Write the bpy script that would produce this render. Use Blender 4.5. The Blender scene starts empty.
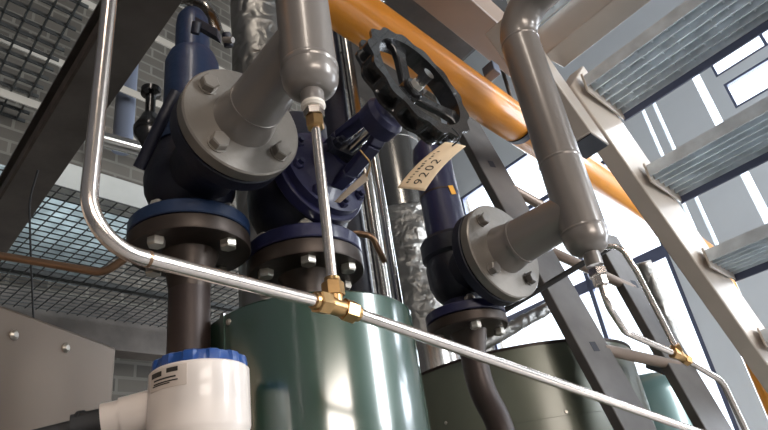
import bpy, bmesh, math, random
import numpy as np
from mathutils import Vector, Matrix
random.seed(7)
PI = math.pi
sc = bpy.context.scene
COL = sc.collection

# ------------------------------------------------------------------ camera geometry
F = 600.0
zen = np.array([204-384., -900-215., F]); UP = zen/np.linalg.norm(zen)
fw = np.array([0, 0, 1.]); YY = fw-fw.dot(UP)*UP; YY /= np.linalg.norm(YY); XX = np.cross(YY, UP)
M = np.array([XX, YY, UP]); CAM = np.array([0, 0, 1.5])
def ray(u, v): return M@np.array([(u-384)/F, (v-215)/F, 1.])
def P(u, v, d): return CAM+d*ray(u, v)
def proj(p):
    q = M.T@(np.array(p)-CAM); return 384+F*q[0]/q[2], 215+F*q[1]/q[2], q[2]
def PZ(u, v, z):
    r = ray(u, v); return CAM+r*(z-CAM[2])/r[2]
def on_plane(u, v, q, n):
    r = ray(u, v); return CAM+r*(np.dot(q-CAM, n)/np.dot(r, n))
def zat(x, y, v):
    lo = 0.2; hi = 9.0
    while proj((x, y, lo))[2] < .05: lo += .02
    for _ in range(60):
        m = (lo+hi)/2
        if proj((x, y, m))[1] > v: lo = m
        else: hi = m
    return lo
def hdir(u, v):
    r = ray(u, v).copy(); r[2] = 0; return r/np.linalg.norm(r)
A = hdir(971, 443)      # horizontal direction of the pipes and stair, away from the camera
B = hdir(-160, 626)     # the other horizontal direction of the hall
NB = -B
Z = np.array([0, 0, 1.])
def V(*a): return np.array(a, float)
def unit(v): v = np.array(v, float); return v/np.linalg.norm(v)
def basis(ax):
    ax = unit(ax)
    e1 = Z-ax.dot(Z)*ax if abs(ax[2]) < .9 else V(1, 0, 0)-ax[0]*ax
    e1 = unit(e1); return e1, np.cross(ax, e1), ax

# ------------------------------------------------------------------ materials
def nt(name):
    m = bpy.data.materials.new(name); m.use_nodes = True
    n = m.node_tree.nodes; return m, n, m.node_tree.links, n['Principled BSDF']
def mat(name, col, rough=.5, metal=0., coat=0., var=.0, scale=20., bump=0., bscale=60., rvar=.0, col2=None, spec=.5):
    m, n, l, b = nt(name)
    b.inputs['Base Color'].default_value = (*col, 1); b.inputs['Roughness'].default_value = rough
    b.inputs['Metallic'].default_value = metal; b.inputs['Coat Weight'].default_value = coat
    b.inputs['Specular IOR Level'].default_value = spec
    tc = n.new('ShaderNodeTexCoord')
    if var or col2 or rvar:
        no = n.new('ShaderNodeTexNoise'); no.inputs['Scale'].default_value = scale; no.inputs['Detail'].default_value = 5
        l.new(tc.outputs['Object'], no.inputs['Vector'])
        r = n.new('ShaderNodeValToRGB'); r.color_ramp.elements[0].position = .35; r.color_ramp.elements[1].position = .7
        c2 = col2 or tuple(min(1, c*(1+var)) for c in col); c1 = col if col2 else tuple(c*(1-var) for c in col)
        r.color_ramp.elements[0].color = (*c1, 1); r.color_ramp.elements[1].color = (*c2, 1)
        l.new(no.outputs['Fac'], r.inputs['Fac']); l.new(r.outputs['Color'], b.inputs['Base Color'])
        if rvar:
            mr = n.new('ShaderNodeMapRange'); mr.inputs['To Min'].default_value = max(.02, rough-rvar); mr.inputs['To Max'].default_value = rough+rvar
            l.new(no.outputs['Fac'], mr.inputs['Value']); l.new(mr.outputs['Result'], b.inputs['Roughness'])
    if bump:
        nb = n.new('ShaderNodeTexNoise'); nb.inputs['Scale'].default_value = bscale; nb.inputs['Detail'].default_value = 4
        l.new(tc.outputs['Object'], nb.inputs['Vector'])
        bp = n.new('ShaderNodeBump'); bp.inputs['Strength'].default_value = bump; bp.inputs['Distance'].default_value = .003
        l.new(nb.outputs['Fac'], bp.inputs['Height']); l.new(bp.outputs['Normal'], b.inputs['Normal'])
    return m

M_GREY = mat('grey_paint', (.235, .212, .194), .33, .3, .35, var=.06, scale=9, bump=.08, bscale=90)
M_GREYF = mat('silver_flange_paint', (.245, .222, .195), .36, .5, .1, var=.08, scale=25, bump=.15, bscale=120)
M_BLUE = mat('blue_enamel', (.008, .022, .062), .42, 0, .15, var=.12, scale=15, bump=.25, bscale=90)
M_PURP = mat('violet_blue_enamel', (.013, .0135, .050), .42, 0, .15, var=.12, scale=15, bump=.25, bscale=90)
M_DKBODY = mat('dark_cast_blue', (.005, .006, .016), .5, 0, .0, var=.2, scale=15, bump=.35, bscale=70)
M_BROWN = mat('oiled_black_steel', (.050, .037, .030), .42, .55, 0, var=.25, scale=18, bump=.15)
M_PIPEBR = mat('brown_primed_pipe', (.042, .028, .024), .45, .35, 0, var=.25, scale=14, bump=.15)
M_ZINC = mat('zinc_bolt', (.62, .58, .51), .32, .9, 0, var=.1, scale=60)
M_NUT = mat('plated_nut', (.70, .67, .62), .3, .4)
M_TAG2 = mat('grey_card', (.36, .30, .24), .7)
M_DBOLT = mat('grey_painted_bolt', (.25, .23, .21), .38, .6, 0, var=.1, scale=60)
M_TUBE = mat('stainless_tube', (.84, .76, .70), .25, 1.)
M_COPPER = mat('dull_copper', (.30, .19, .12), .35, .9, 0, var=.1, scale=30)
M_BRASS = mat('brass', (.58, .36, .16), .3, 1., 0, var=.1, scale=70)
M_TAPE = mat('white_thread_tape', (.75, .70, .62), .7)
M_ORANGE = mat('yellow_ochre_gas_paint', (.70, .26, .02), .3, 0, .35, var=.04, scale=8)
M_BLACK = mat('black_cast_iron', (.012, .012, .013), .27, .2, .5, var=.1, scale=40, bump=.2, bscale=140)
M_RUBBER = mat('black_rubber', (.015, .015, .016), .6)
M_CHROME = mat('bright_steel', (.75, .74, .72), .14, 1.)
M_FLUE = mat('stainless_flue', (.45, .43, .40), .22, 1., 0, var=.06, scale=6, bump=.05, bscale=8)
M_GREEN = mat('green_metallic_jacket', (.020, .062, .040), .40, .25, 1., var=.05, scale=5, bump=.03, bscale=200)
M_GREEN2 = mat('olive_green_jacket', (.15, .165, .12), .42, .3, 1., var=.05, scale=5)
M_TEAL = mat('teal_jacket', (.10, .17, .16), .4, .3, 1., var=.04, scale=5)
M_WHITE = mat('white_powder_housing', (.74, .66, .60), .3, 0, .3)
M_BLID = mat('blue_plastic_lid', (.012, .055, .22), .35, 0, .2)
M_LABEL = mat('paper_label', (.62, .53, .46), .5)
M_INK = mat('dark_ink', (.03, .025, .02), .6)
M_TAGP = mat('manila_card', (.72, .55, .36), .7, var=.06, scale=60)
M_STICK = mat('orange_sticker', (.85, .40, .03), .5)
M_CAB = mat('brushed_cabinet_steel', (.21, .16, .12), .36, .55, 0, var=.04, scale=6)
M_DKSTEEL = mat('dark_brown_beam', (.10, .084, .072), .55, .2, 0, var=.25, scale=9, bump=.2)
M_RUST = mat('rusty_edge', (.06, .04, .03), .7, .1, 0, var=.3, scale=30)
M_BEIGE = mat('pale_grey_beam', (.48, .49, .46), .5, 0, 0, var=.07, scale=9)
M_TAN = mat('stair_paint', (.56, .49, .42), .38, .1, .2, var=.05, scale=7)
M_BRBEAM = mat('brown_landing_beam', (.27, .20, .155), .42, 0, .1, var=.06, scale=7)
M_GALV = mat('galvanised_steel', (.74, .80, .84), .45, .25, 0, var=.16, scale=22)
M_GRATE = mat('dark_grating', (.06, .062, .06), .5, .5, 0, var=.2, scale=22)
M_DECK = mat('galvanised_deck_sheet', (.42, .50, .52), .5, .3, 0, var=.35, scale=9)
M_LADD = mat('grey_ladder_steel', (.135, .125, .118), .45, .3, 0, var=.15, scale=12, bump=.1)
M_RUNG = mat('brown_rung', (.25, .19, .15), .45, .3)
M_BLGREY = mat('blue_grey_plastic_pipe', (.11, .125, .165), .4)
M_RAIL = mat('cream_rail', (.38, .35, .30), .5)
M_FRAME = mat('navy_window_frame', (.09, .105, .17), .4)
M_WALL = mat('pale_grey_wall_paint', (.60, .65, .70), .6, var=.03, scale=2)
M_CEIL = mat('ceiling_paint', (.14, .14, .14), .8)
M_WALL2 = mat('dark_grey_wall_paint', (.085, .085, .09), .7, var=.05, scale=2)
M_FLOOR = mat('concrete_floor', (.36, .35, .34), .7, var=.15, scale=3)
M_DARKHOLE = mat('clamp_and_hole_shade', (.02, .022, .035), .6)  # clamp colour, and painted shade for the holes and the sleeve end

for m_, r_ in ((M_GREEN, .15), (M_GREEN2, .25), (M_TEAL, .18)):
    b_ = m_.node_tree.nodes['Principled BSDF']; b_.inputs['Coat IOR'].default_value = 2.15 if m_ is M_GREEN else 1.45; b_.inputs['Coat Roughness'].default_value = r_
def foil_mat():
    m, n, l, b = nt('crinkled_foil')
    b.inputs['Base Color'].default_value = (.34, .33, .31, 1); b.inputs['Metallic'].default_value = 1; b.inputs['Roughness'].default_value = .45
    tc = n.new('ShaderNodeTexCoord'); v = n.new('ShaderNodeTexVoronoi'); v.inputs['Scale'].default_value = 28; v.feature = 'SMOOTH_F1'
    no = n.new('ShaderNodeTexNoise'); no.inputs['Scale'].default_value = 12
    l.new(tc.outputs['Object'], no.inputs['Vector']); mx = n.new('ShaderNodeMix'); mx.data_type = 'VECTOR'; mx.inputs['Factor'].default_value = .15
    l.new(tc.outputs['Object'], mx.inputs['A']); l.new(no.outputs['Color'], mx.inputs['B']); l.new(mx.outputs['Result'], v.inputs['Vector'])
    bp = n.new('ShaderNodeBump'); bp.inputs['Strength'].default_value = .7; bp.inputs['Distance'].default_value = .012
    l.new(v.outputs['Distance'], bp.inputs['Height']); l.new(bp.outputs['Normal'], b.inputs['Normal']); return m
M_FOIL = foil_mat()
def brick_mat():
    m, n, l, b = nt('grey_brown_blockwork')
    tc = n.new('ShaderNodeTexCoord'); br = n.new('ShaderNodeTexBrick')
    br.inputs['Color1'].default_value = (.06, .052, .042, 1); br.inputs['Color2'].default_value = (.095, .083, .067, 1); br.inputs['Mortar'].default_value = (.13, .12, .10, 1)
    br.inputs['Scale'].default_value = 1; br.inputs['Brick Width'].default_value = .2; br.inputs['Row Height'].default_value = .085; br.inputs['Mortar Size'].default_value = .009
    l.new(tc.outputs['UV'], br.inputs['Vector']); l.new(br.outputs['Color'], b.inputs['Base Color']); b.inputs['Roughness'].default_value = .85
    bp = n.new('ShaderNodeBump'); bp.inputs['Strength'].default_value = .5; bp.inputs['Distance'].default_value = .01
    l.new(br.outputs['Fac'], bp.inputs['Height']); bp.invert = True; l.new(bp.outputs['Normal'], b.inputs['Normal']); return m
M_BRICK = brick_mat()
def glass_mat():
    m = bpy.data.materials.new('window_glass'); m.use_nodes = True; n = m.node_tree.nodes; l = m.node_tree.links; n.clear()
    o = n.new('ShaderNodeOutputMaterial'); t = n.new('ShaderNodeBsdfTransparent'); g = n.new('ShaderNodeBsdfGlossy'); x = n.new('ShaderNodeMixShader')
    t.inputs['Color'].default_value = (.95, .97, 1, 1); g.inputs['Roughness'].default_value = .03; x.inputs['Fac'].default_value = .07
    l.new(t.outputs[0], x.inputs[1]); l.new(g.outputs[0], x.inputs[2]); l.new(x.outputs[0], o.inputs[0]); return m
M_GLASS = glass_mat()

# ------------------------------------------------------------------ mesh builder
class MB:
    def __init__(s): s.v = []; s.f = []; s.uv = None
    def add(s, vs, fs):
        o = len(s.v); s.v += [np.array(p, float) for p in vs]; s.f += [[i+o for i in f] for f in fs]; return s
    def rev(s, prof, o, ax, seg=48, e=None):
        """surface of revolution; prof = [(radius, height along axis)], closed by caps where the radius is above 0"""
        e1, e2, a = basis(ax); o = np.array(o, float); vs = []; fs = []; n = len(prof)
        for r, h in prof:
            for k in range(seg):
                t = 2*PI*k/seg; vs.append(o+a*h+max(r, 1e-5)*(math.cos(t)*e1+math.sin(t)*e2))
        for i in range(n-1):
            for k in range(seg):
                k2 = (k+1) % seg; fs.append([i*seg+k, i*seg+k2, (i+1)*seg+k2, (i+1)*seg+k])
        fs.append(list(range(seg))[::-1]); fs.append([(n-1)*seg+k for k in range(seg)])
        return s.add(vs, fs)
    def cyl(s, p, q, r, seg=32, r2=None):
        p = np.array(p, float); q = np.array(q, float); L = np.linalg.norm(q-p)
        return s.rev([(r, 0), (r2 if r2 is not None else r, L)], p, q-p, seg)
    def ring(s, o, ax, ri, ro, h0, h1, seg=48):
        e1, e2, a = basis(ax); o = np.array(o, float); pr = [(ri, h0), (ro, h0), (ro, h1), (ri, h1)]; vs = []; fs = []
        for r, h in pr:
            for k in range(seg):
                t = 2*PI*k/seg; vs.append(o+a*h+r*(math.cos(t)*e1+math.sin(t)*e2))
        for i in range(4):
            j = (i+1) % 4
            for k in range(seg):
                k2 = (k+1) % seg; fs.append([i*seg+k, i*seg+k2, j*seg+k2, j*seg+k])
        return s.add(vs, fs)
    def box(s, c, ex, ey, ez):
        c = np.array(c, float); vs = [c+i*ex+j*ey+k*ez for i in (-1, 1) for j in (-1, 1) for k in (-1, 1)]
        return s.add(vs, [[0, 1, 3, 2], [4, 6, 7, 5], [0, 4, 5, 1], [2, 3, 7, 6], [0, 2, 6, 4], [1, 5, 7, 3]])
    def sweep(s, pts, r, seg=20, radii=None):
        pts = [np.array(p, float) for p in pts]; n = len(pts); t0 = unit(pts[1]-pts[0]); e1, e2, _ = basis(t0); vs = []; fs = []
        for i, p in enumerate(pts):
            t = unit(pts[min(i+1, n-1)]-pts[max(i-1, 0)]); e1 = unit(e1-e1.dot(t)*t); e2 = np.cross(t, e1); rr = radii[i] if radii else r
            for k in range(seg):
                a = 2*PI*k/seg; vs.append(p+rr*(math.cos(a)*e1+math.sin(a)*e2))
        for i in range(n-1):
            for k in range(seg):
                k2 = (k+1) % seg; fs.append([i*seg+k, i*seg+k2, (i+1)*seg+k2, (i+1)*seg+k])
        fs.append(list(range(seg))[::-1]); fs.append([(n-1)*seg+k for k in range(seg)])
        return s.add(vs, fs)
    def hexa(s, o, ax, r, h, turn=0., dome=.15):
        """a bolt head or nut: hexagon prism with a chamfered crown"""
        e1, e2, a = basis(ax); o = np.array(o, float); vs = []
        for rr, hh in ((r, 0), (r, h*(1-dome)), (r*.86, h)):
            for k in range(6):
                t = 2*PI*k/6+turn; vs.append(o+a*hh+rr*(math.cos(t)*e1+math.sin(t)*e2))
        fs = [[5, 4, 3, 2, 1, 0], [12, 13, 14, 15, 16, 17]]
        for i in range(2):
            for k in range(6): fs.append([i*6+k, i*6+(k+1) % 6, (i+1)*6+(k+1) % 6, (i+1)*6+k])
        return s.add(vs, fs)

def fillet(pts, r, n=10):
    pts = [np.array(p, float) for p in pts]; out = [pts[0]]
    for i in range(1, len(pts)-1):
        rr = r[i-1] if isinstance(r, (list, tuple)) else r
        p0, p, p1 = pts[i-1], pts[i], pts[i+1]; d0 = unit(p0-p); d1 = unit(p1-p); ang = math.acos(max(-1, min(1, d0.dot(d1))))
        if ang > 3.1: out.append(p); continue
        tl = min(rr/math.tan(ang/2), .49*np.linalg.norm(p0-p), .49*np.linalg.norm(p1-p)); re = tl*math.tan(ang/2)
        c = p+unit(d0+d1)*(re/math.sin(ang/2)); a = p+d0*tl-c; b = p+d1*tl-c
        w = math.acos(max(-1, min(1, unit(a).dot(unit(b)))))
        for k in range(n+1):
            t = k/n; out.append(c+(math.sin((1-t)*w)*a+math.sin(t*w)*b)/math.sin(w))
    out.append(pts[-1]); return out

LOC = {}
def thing(name, label, cat, loc, group=None):
    o = bpy.data.objects.new(name, None); o.empty_display_size = .05; COL.objects.link(o); o.location = loc
    o['label'] = label; o['category'] = cat
    if group: o['group'] = group
    LOC[o] = np.array(loc, float); return o
def obj(name, mb, m, parent=None, bevel=0., angle=35, label=None, seg=2, flat=False):
    vs = np.array(mb.v)
    if parent is not None: L = LOC[parent]
    else: L = np.array([*(vs.min(0)[:2]+vs.max(0)[:2])/2, vs[:, 2].min()])
    me = bpy.data.meshes.new(name); me.from_pydata([tuple(p-L) for p in vs], [], mb.f)
    bm = bmesh.new(); bm.from_mesh(me); bmesh.ops.recalc_face_normals(bm, faces=bm.faces); bm.to_mesh(me); bm.free()
    for p in me.polygons: p.use_smooth = not flat
    if not flat: me.set_sharp_from_angle(angle=math.radians(angle))
    me.materials.append(m); o = bpy.data.objects.new(name, me); COL.objects.link(o)
    if parent is not None: o.parent = parent; LOC[o] = L
    else: o.location = L; LOC[o] = L
    if bevel:
        b = o.modifiers.new('bevel', 'BEVEL'); b.width = bevel; b.segments = seg; b.limit_method = 'ANGLE'; b.angle_limit = math.radians(40)
    if label: o['label'] = label
    return o
def tag(o, label, cat, group=None, kind=None):
    o['label'] = label; o['category'] = cat
    if group: o['group'] = group
    if kind: o['kind'] = kind
    return o
def struct(name, mb, m, label=None, cat='wall', **k):
    o = obj(name, mb, m, **k); o['kind'] = 'structure'; o['category'] = cat
    if label: o['label'] = label
    return o
def disc(ri, ro, h0, h1, ch=.0015):
    return [(ro-ch, h0), (ro, h0+ch), (ro, h1-ch), (ro-ch, h1)]

# ================================================================== the hall
W0 = P(700, 120, 5.0); Q0 = P(150, 40, 4.5)
s_ = np.linalg.solve(np.array([B[:2], -A[:2]]).T, (Q0-W0)[:2])
S_COR = s_[0]; CORNER = W0+S_COR*B; CORNER[2] = 0
H = 6.6
def wpt(s, z, off=0.):  # point on the window wall; off > 0 goes outdoors
    p = W0+s*B; return np.array([p[0], p[1], z])+off*WN
WN = unit(np.array([B[1], -B[0], 0]));  WN = WN if WN.dot(W0) > 0 else -WN
BN = unit(np.array([A[1], -A[0], 0]));  BN = BN if BN.dot(Q0-CAM) > 0 else -BN
def wall_cells(mb, sb, zb, holes, org, d, n, th):
    for i in range(len(sb)-1):
        for j in range(len(zb)-1):
            sm = (sb[i]+sb[i+1])/2; zm = (zb[j]+zb[j+1])/2
            if any(h[0] < sm < h[1] and h[2] < zm < h[3] for h in holes): continue
            c = org+d*sm; c = np.array([c[0], c[1], zm])+n*th/2
            mb.box(c, d*(sb[i+1]-sb[i])/2, n*th/2, Z*(zb[j+1]-zb[j])/2)
S_END = -4.0
holes = [(.66, 2.72, .9, 4.90),      # tall glazing
         (-3.4, -.25, 4.43, 4.66), (-3.4, -.27, 4.09, 4.34),     # high strip windows
         (.375, .405, 2.3, 4.62), (.265, .295, 2.3, 4.62), (-.15, -.085, 3.1, 4.70), (-.62, -.56, 2.6, 3.9), (-3.0, -1.9, .8, 3.3)]
sb = sorted({S_END, S_COR+.2, *[h[0] for h in holes], *[h[1] for h in holes]}); zb = sorted({0, H, *[h[2] for h in holes], *[h[3] for h in holes]})
mb = MB(); wall_cells(mb, sb, zb, holes, W0, B, WN, .05)
struct('wall_right', mb, M_WALL, 'pale grey wall with the tall window and high strip windows', 'wall', flat=True)
# window joinery
def window(idx, h, vb, hb, fr, label):
    mb = MB(); s0, s1, z0, z1 = h; t = .022
    def bar(sa, sb_, za, zb_): mb.box(wpt((sa+sb_)/2, (za+zb_)/2, .026), B*(sb_-sa)/2, WN*t, Z*(zb_-za)/2)
    bar(s0, s0+fr, z0, z1); bar(s1-fr, s1, z0, z1); bar(s0+fr, s1-fr, z0, z0+fr); bar(s0+fr, s1-fr, z1-fr, z1)
    for s in vb: bar(s-fr*.6, s+fr*.6, z0+fr, z1-fr)
    for z, w in hb: bar(s0+fr, s1-fr, z-w/2, z+w/2)
    o = obj('window_%d' % idx, mb, M_FRAME, flat=True); o['kind'] = 'structure'; o['category'] = 'window'; o['label'] = label
    g = MB(); g.box(wpt((s0+s1)/2, (z0+z1)/2, .026), B*(s1-s0-fr*1.0)/2, WN*.003, Z*(z1-z0-fr)/2)
    obj('pane', g, M_GLASS, o, flat=True)
window(1, holes[0], (1.45,), ((3.27, .11), (4.30, .05)), .035, 'tall navy framed window glowing white behind the ladder')
window(2, holes[1], (-.66, -1.4, -2.2), (), .02, 'upper of the two high strip windows above the stair')
window(3, holes[2], (-1.1, -2.0), (), .02, 'lower of the two high strip windows above the stair')
for i, h in enumerate(holes[3:]):
    g = MB(); g.box(wpt((h[0]+h[1])/2, (h[2]+h[3])/2, .03), B*(h[1]-h[0])/2, WN*.003, Z*(h[3]-h[2])/2)
    o = obj('window_%d' % (4+i), g, M_GLASS, flat=True); o['kind'] = 'structure'; o['category'] = 'window'
    o['label'] = ('narrow slit of glass in the grey wall, one of a pair', 'narrow slit of glass beside its twin in the grey wall', 'broad slit of glass next to the strip windows', 'slit of glass low in the grey wall', 'side window out of view along the grey wall')[i]
# brick wall
mb = MB(); LB = 7.5
c = CORNER-A*LB/2; mb.box(np.array([c[0], c[1], H/2])+BN*.1, A*(LB/2+.2), BN*.1, Z*H/2)
bw = struct('wall_left', mb, M_BRICK, 'grey blockwork wall behind the rails and platforms', 'wall', flat=True)
uvl = bw.data.uv_layers.new(name='UVMap')
for lp in bw.data.loops:
    p = np.array(bw.data.vertices[lp.vertex_index].co)+LOC[bw]; uvl.data[lp.index].uv = (p.dot(A), p[2])
# two walls behind the camera, each with a window, floor and ceiling
R_END = W0+S_END*B; R_END[2] = 0
far_l = CORNER-A*LB; far_r = R_END-A*LB
TC = V(-.05, .70, 1.75)             # the tank front, whose sheen shows these windows
def wall_hit(org, d, az):           # parameter along a wall for a direction seen from the tank
    r = V(math.cos(math.radians(az)), math.sin(math.radians(az)), 0); m_ = np.linalg.solve(np.array([d[:2], -r[:2]]).T, (TC-org)[:2]); return m_[0], m_[1]
def wall_wins(name, org, d, n, wins, s0, s1, lab):
    hs = []
    for az0, az1, el0, el1 in wins:
        p0, p1 = sorted((wall_hit(org, d, az0)[0], wall_hit(org, d, az1)[0])); dist = (wall_hit(org, d, az0)[1]+wall_hit(org, d, az1)[1])/2
        hs.append((p0, p1, max(.3, TC[2]+dist*math.tan(math.radians(el0))), min(H-.3, TC[2]+dist*math.tan(math.radians(el1)))))
    mb = MB(); sb_ = sorted({s0, s1, *[h[0] for h in hs], *[h[1] for h in hs]}); zb_ = sorted({0, H, *[h[2] for h in hs], *[h[3] for h in hs]})
    wall_cells(mb, sb_, zb_, hs, org, d, n, .16); struct(name, mb, M_WALL2, lab, 'wall', flat=True)
    out = []
    for h in hs: c = org+d*(h[0]+h[1])/2; out.append((V(c[0], c[1], (h[2]+h[3])/2), h[1]-h[0], h[3]-h[2]))
    return out
wall_wins('wall_back', W0-A*LB, B, -WN, [], S_END, S_COR, 'plain grey wall behind the camera, out of view')
(fr_c, fr_w, fr_h), (bk_c, bk_w, bk_h) = wall_wins('wall_front', R_END, -A, -BN, [(-17, -7, 0, 30), (-74, -48, 1, 12)], 0, LB, 'plain grey wall beside the stair, out of view')
cc = (CORNER+R_END+far_l+far_r)/4
def slab(z0, z1):
    mb = MB(); q = [CORNER, R_END, far_r, far_l]; vs = [np.array([p[0], p[1], z]) for z in (z0, z1) for p in q]
    return mb.add(vs, [[0, 1, 2, 3], [7, 6, 5, 4], [0, 4, 5, 1], [1, 5, 6, 2], [2, 6, 7, 3], [3, 7, 4, 0]])
struct('floor', slab(-.1, 0), M_FLOOR, 'grey concrete floor', 'floor', flat=True)
struct('ceiling', slab(H, H+.1), M_CEIL, 'dull grey ceiling of the plant room', 'ceiling', flat=True)

# ================================================================== safety valve by the copper-lit tube (near, blue)
def bolts(mb_fn, o, ax, R, n, ph, r, h, m, parent, turn=.3, washer=True):
    e1, e2, a = basis(ax)
    for k in range(n):
        t = ph+2*PI*k/n; p = np.array(o)+R*(math.cos(t)*e1+math.sin(t)*e2)
        mb = MB()
        if washer: mb.rev([(r*1.12, -.0005), (r*1.12, .0018)], p, a, 20)
        mb.hexa(p+a*.0015, a, r, h, turn+k*.5); obj('bolt', mb, m, parent, angle=25)
a1 = V(-.267, .720, 0)
f1z = 1.892                         # joint height of the flange pair
S1 = thing('safety_valve', 'dark blue safety valve with a round cap, behind the bigger grey outlet flange', 'valve', (a1[0], a1[1], f1z))
og1 = P(244, 120, .755)
obj('inlet_flange', MB().rev([(.040, .040), (.040, .022), (.079, .020), (.0805, .018), (.0805, .002), (.079, .0005)], (a1[0], a1[1], f1z), Z, 64), M_BLUE, S1)
body = MB().rev([(.034, f1z+.02), (.036, 1.925), (.052, 1.94), (.062, 1.965), (.064, 1.985), (.061, 2.01), (.054, 2.03), (.052, 2.04)], (a1[0], a1[1], 0), Z, 48)
body.rev([(.052, 0), (.045, .06), (.045, .13)], (a1[0], a1[1], 1.98), NB, 40)
obj('body', body, M_DKBODY, S1)
obj('outlet_flange', MB().rev(disc(0, .078, -.045, -.0225), og1, NB, 64), M_DKBODY, S1)
zb1 = lambda v: zat(a1[0], a1[1], v)
bn = MB().rev([(.056, 2.035), (.056, 2.05), (.042, 2.052), (.0415, zb1(66)), (.036, zb1(58)), (.030, zb1(57))], (a1[0], a1[1], 0), Z, 48)
obj('bonnet', bn, M_BLUE, S1)
cp = obj('cap', MB().rev([(.027, zb1(58)), (.027, zb1(28)), (.025, zb1(20)), (.018, zb1(14)), (.006, zb1(11))], (a1[0], a1[1], 0), Z, 40), M_BLUE, S1)
c0 = P(208, 30, .78); ex = unit(P(228, 41, .76)-P(200, 25, .78))
mb = MB().box(c0, ex*.022, unit(np.cross(ex, Z))*.006, Z*.008); mb.cyl(P(226, 33, .757), P(229, 47, .757), .006, 16); mb.cyl(P(197, 22, .775), P(195, 34, .775), .006, 16)
obj('lever_fork', mb, M_DKBODY, cp, bevel=.001)
obj('fork_pin', MB().cyl(P(224, 40, .753), P(233, 40, .748), .004, 16), M_DBOLT, cp)
obj('lifting_lever', MB().sweep(fillet([P(176, 92, .80), P(163, 118, .79), P(139, 168, .79)], .03), .008, 12, None), M_DKBODY, S1)

# discharge pipe, near
LP = V(-.053, .479, 0); LPd = unit(V(LP[0]-og1[0], LP[1]-og1[1], 0)); LPl = math.hypot(LP[0]-og1[0], LP[1]-og1[1])
D1 = thing('discharge_pipe', 'thick grey pipe with a big silver flange beside the blue safety valve, nearer of two', 'pipe', (LP[0], LP[1], 1.9))
zl = lambda v: zat(LP[0], LP[1], v)
zcap = zl(93); zs = zl(70)
obj('pipe', MB().rev([(.0295, 4.6), (.0295, zs)], (LP[0], LP[1], 0), -Z if False else Z, 48), M_GREY, D1)
obj('end_cap', MB().rev([(.0295, zs-.002), (.0297, zs-.012), (.0288, zs-.018), (.026, zs-.025), (.020, zs-.030), (.0125, zs-.032)][::-1], (LP[0], LP[1], 0), Z, 48), M_GREY, D1)
obj('weld', MB().rev([(.0296, zs-.004), (.0306, zs-.002), (.0308, zs), (.0306, zs+.002), (.0296, zs+.004)], (LP[0], LP[1], 0), Z, 48), M_GREY, D1)
br1 = MB().sweep([og1-NB*.004, og1+NB*.012, og1+NB*.03, og1+LPd*LPl], .0295, 40, [.041, .039, .0345, .0288]); obj('branch', br1, M_GREY, D1)
obj('weld', MB().ring(og1, NB, .033, .0353, .032, .0365), M_GREY, D1)
fl1 = obj('flange', MB().rev(disc(0, .079, -.019, 0, .002), og1, NB, 72), M_GREYF, D1)
bolts(None, og1, NB, .0595, 4, PI/4+.14, .0118, .011, M_GREYF, fl1)
zst = zcap+.0
obj('stub', MB().cyl((LP[0], LP[1], zs-.028), (LP[0], LP[1], zl(105)), .0122, 24), M_GREY, D1)
N1 = thing('compression_fitting', 'small steel nut with white thread tape under the nearer grey pipe', 'fitting', (LP[0], LP[1], zl(124)))
obj('thread_tape', MB().rev([(.0105, zl(109)), (.0125, zl(107)), (.0122, zl(104.5)), (.0105, zl(103.5))], (LP[0], LP[1], 0), Z, 24), M_TAPE, N1)
mb = MB().hexa((LP[0], LP[1], zl(117)), Z, .0105, zl(109.5)-zl(117), .2); obj('adaptor', mb, M_TUBE, N1, angle=20)
mb = MB().hexa((LP[0], LP[1], zl(118)), -Z, .0095, zl(118)-zl(128), .5); obj('nut', mb, M_BRASS, N1, angle=20)

# ------------------------------------------------------------------ tee and thin tubes
zt = zl(306); T0 = V(LP[0], LP[1], zt)
kn = PZ(84, 243, zt); rn = P(690, 429, .84); tl = unit(T0-kn); tr = unit(rn-T0)
RT = .0053
tb = thing('tee_fitting', 'brass tee fitting joining three thin steel tubes before the green tank', 'fitting', T0)
obj('body', MB().cyl(T0-tl*.010, T0+tr*.010, .0075, 20).cyl(T0, T0+Z*.012, .0075, 20), M_BRASS, tb)
for d in (-tl, tr, Z):
    mb = MB().hexa(T0+d*.009, d, .0098, .013, .2, .1); mb.rev([(.0075, .020), (.0068, .0255)], T0, d, 18); obj('nut', mb, M_BRASS, tb, angle=20)
topk = zat(kn[0], kn[1], -60)
pts = fillet([V(kn[0], kn[1], topk), kn, T0-tl*.016], .036, 14)
o = tag(obj('steel_tube', MB().sweep(pts, RT, 24), M_TUBE), 'thin bright tube dropping down then bending to the brass tee', 'tube'); 
o = tag(obj('steel_tube', MB().sweep([T0+tr*.016, rn, T0+(rn-T0)*1.08], RT, 24), M_TUBE), 'thin bright tube crossing the green tanks from the brass tee', 'tube')
o = tag(obj('steel_tube', MB().cyl(T0+Z*.018, (LP[0], LP[1], zl(124)), .0048, 24), M_TUBE), 'short upright tube between the grey pipe end and the brass tee', 'tube')
obj('bend_mark', MB().ring(kn+tl*.040, tl, .005, .0056, 0, .002, 24), M_COPPER, list(COL.objects)[-3] if False else bpy.data.objects['steel_tube'])

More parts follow.
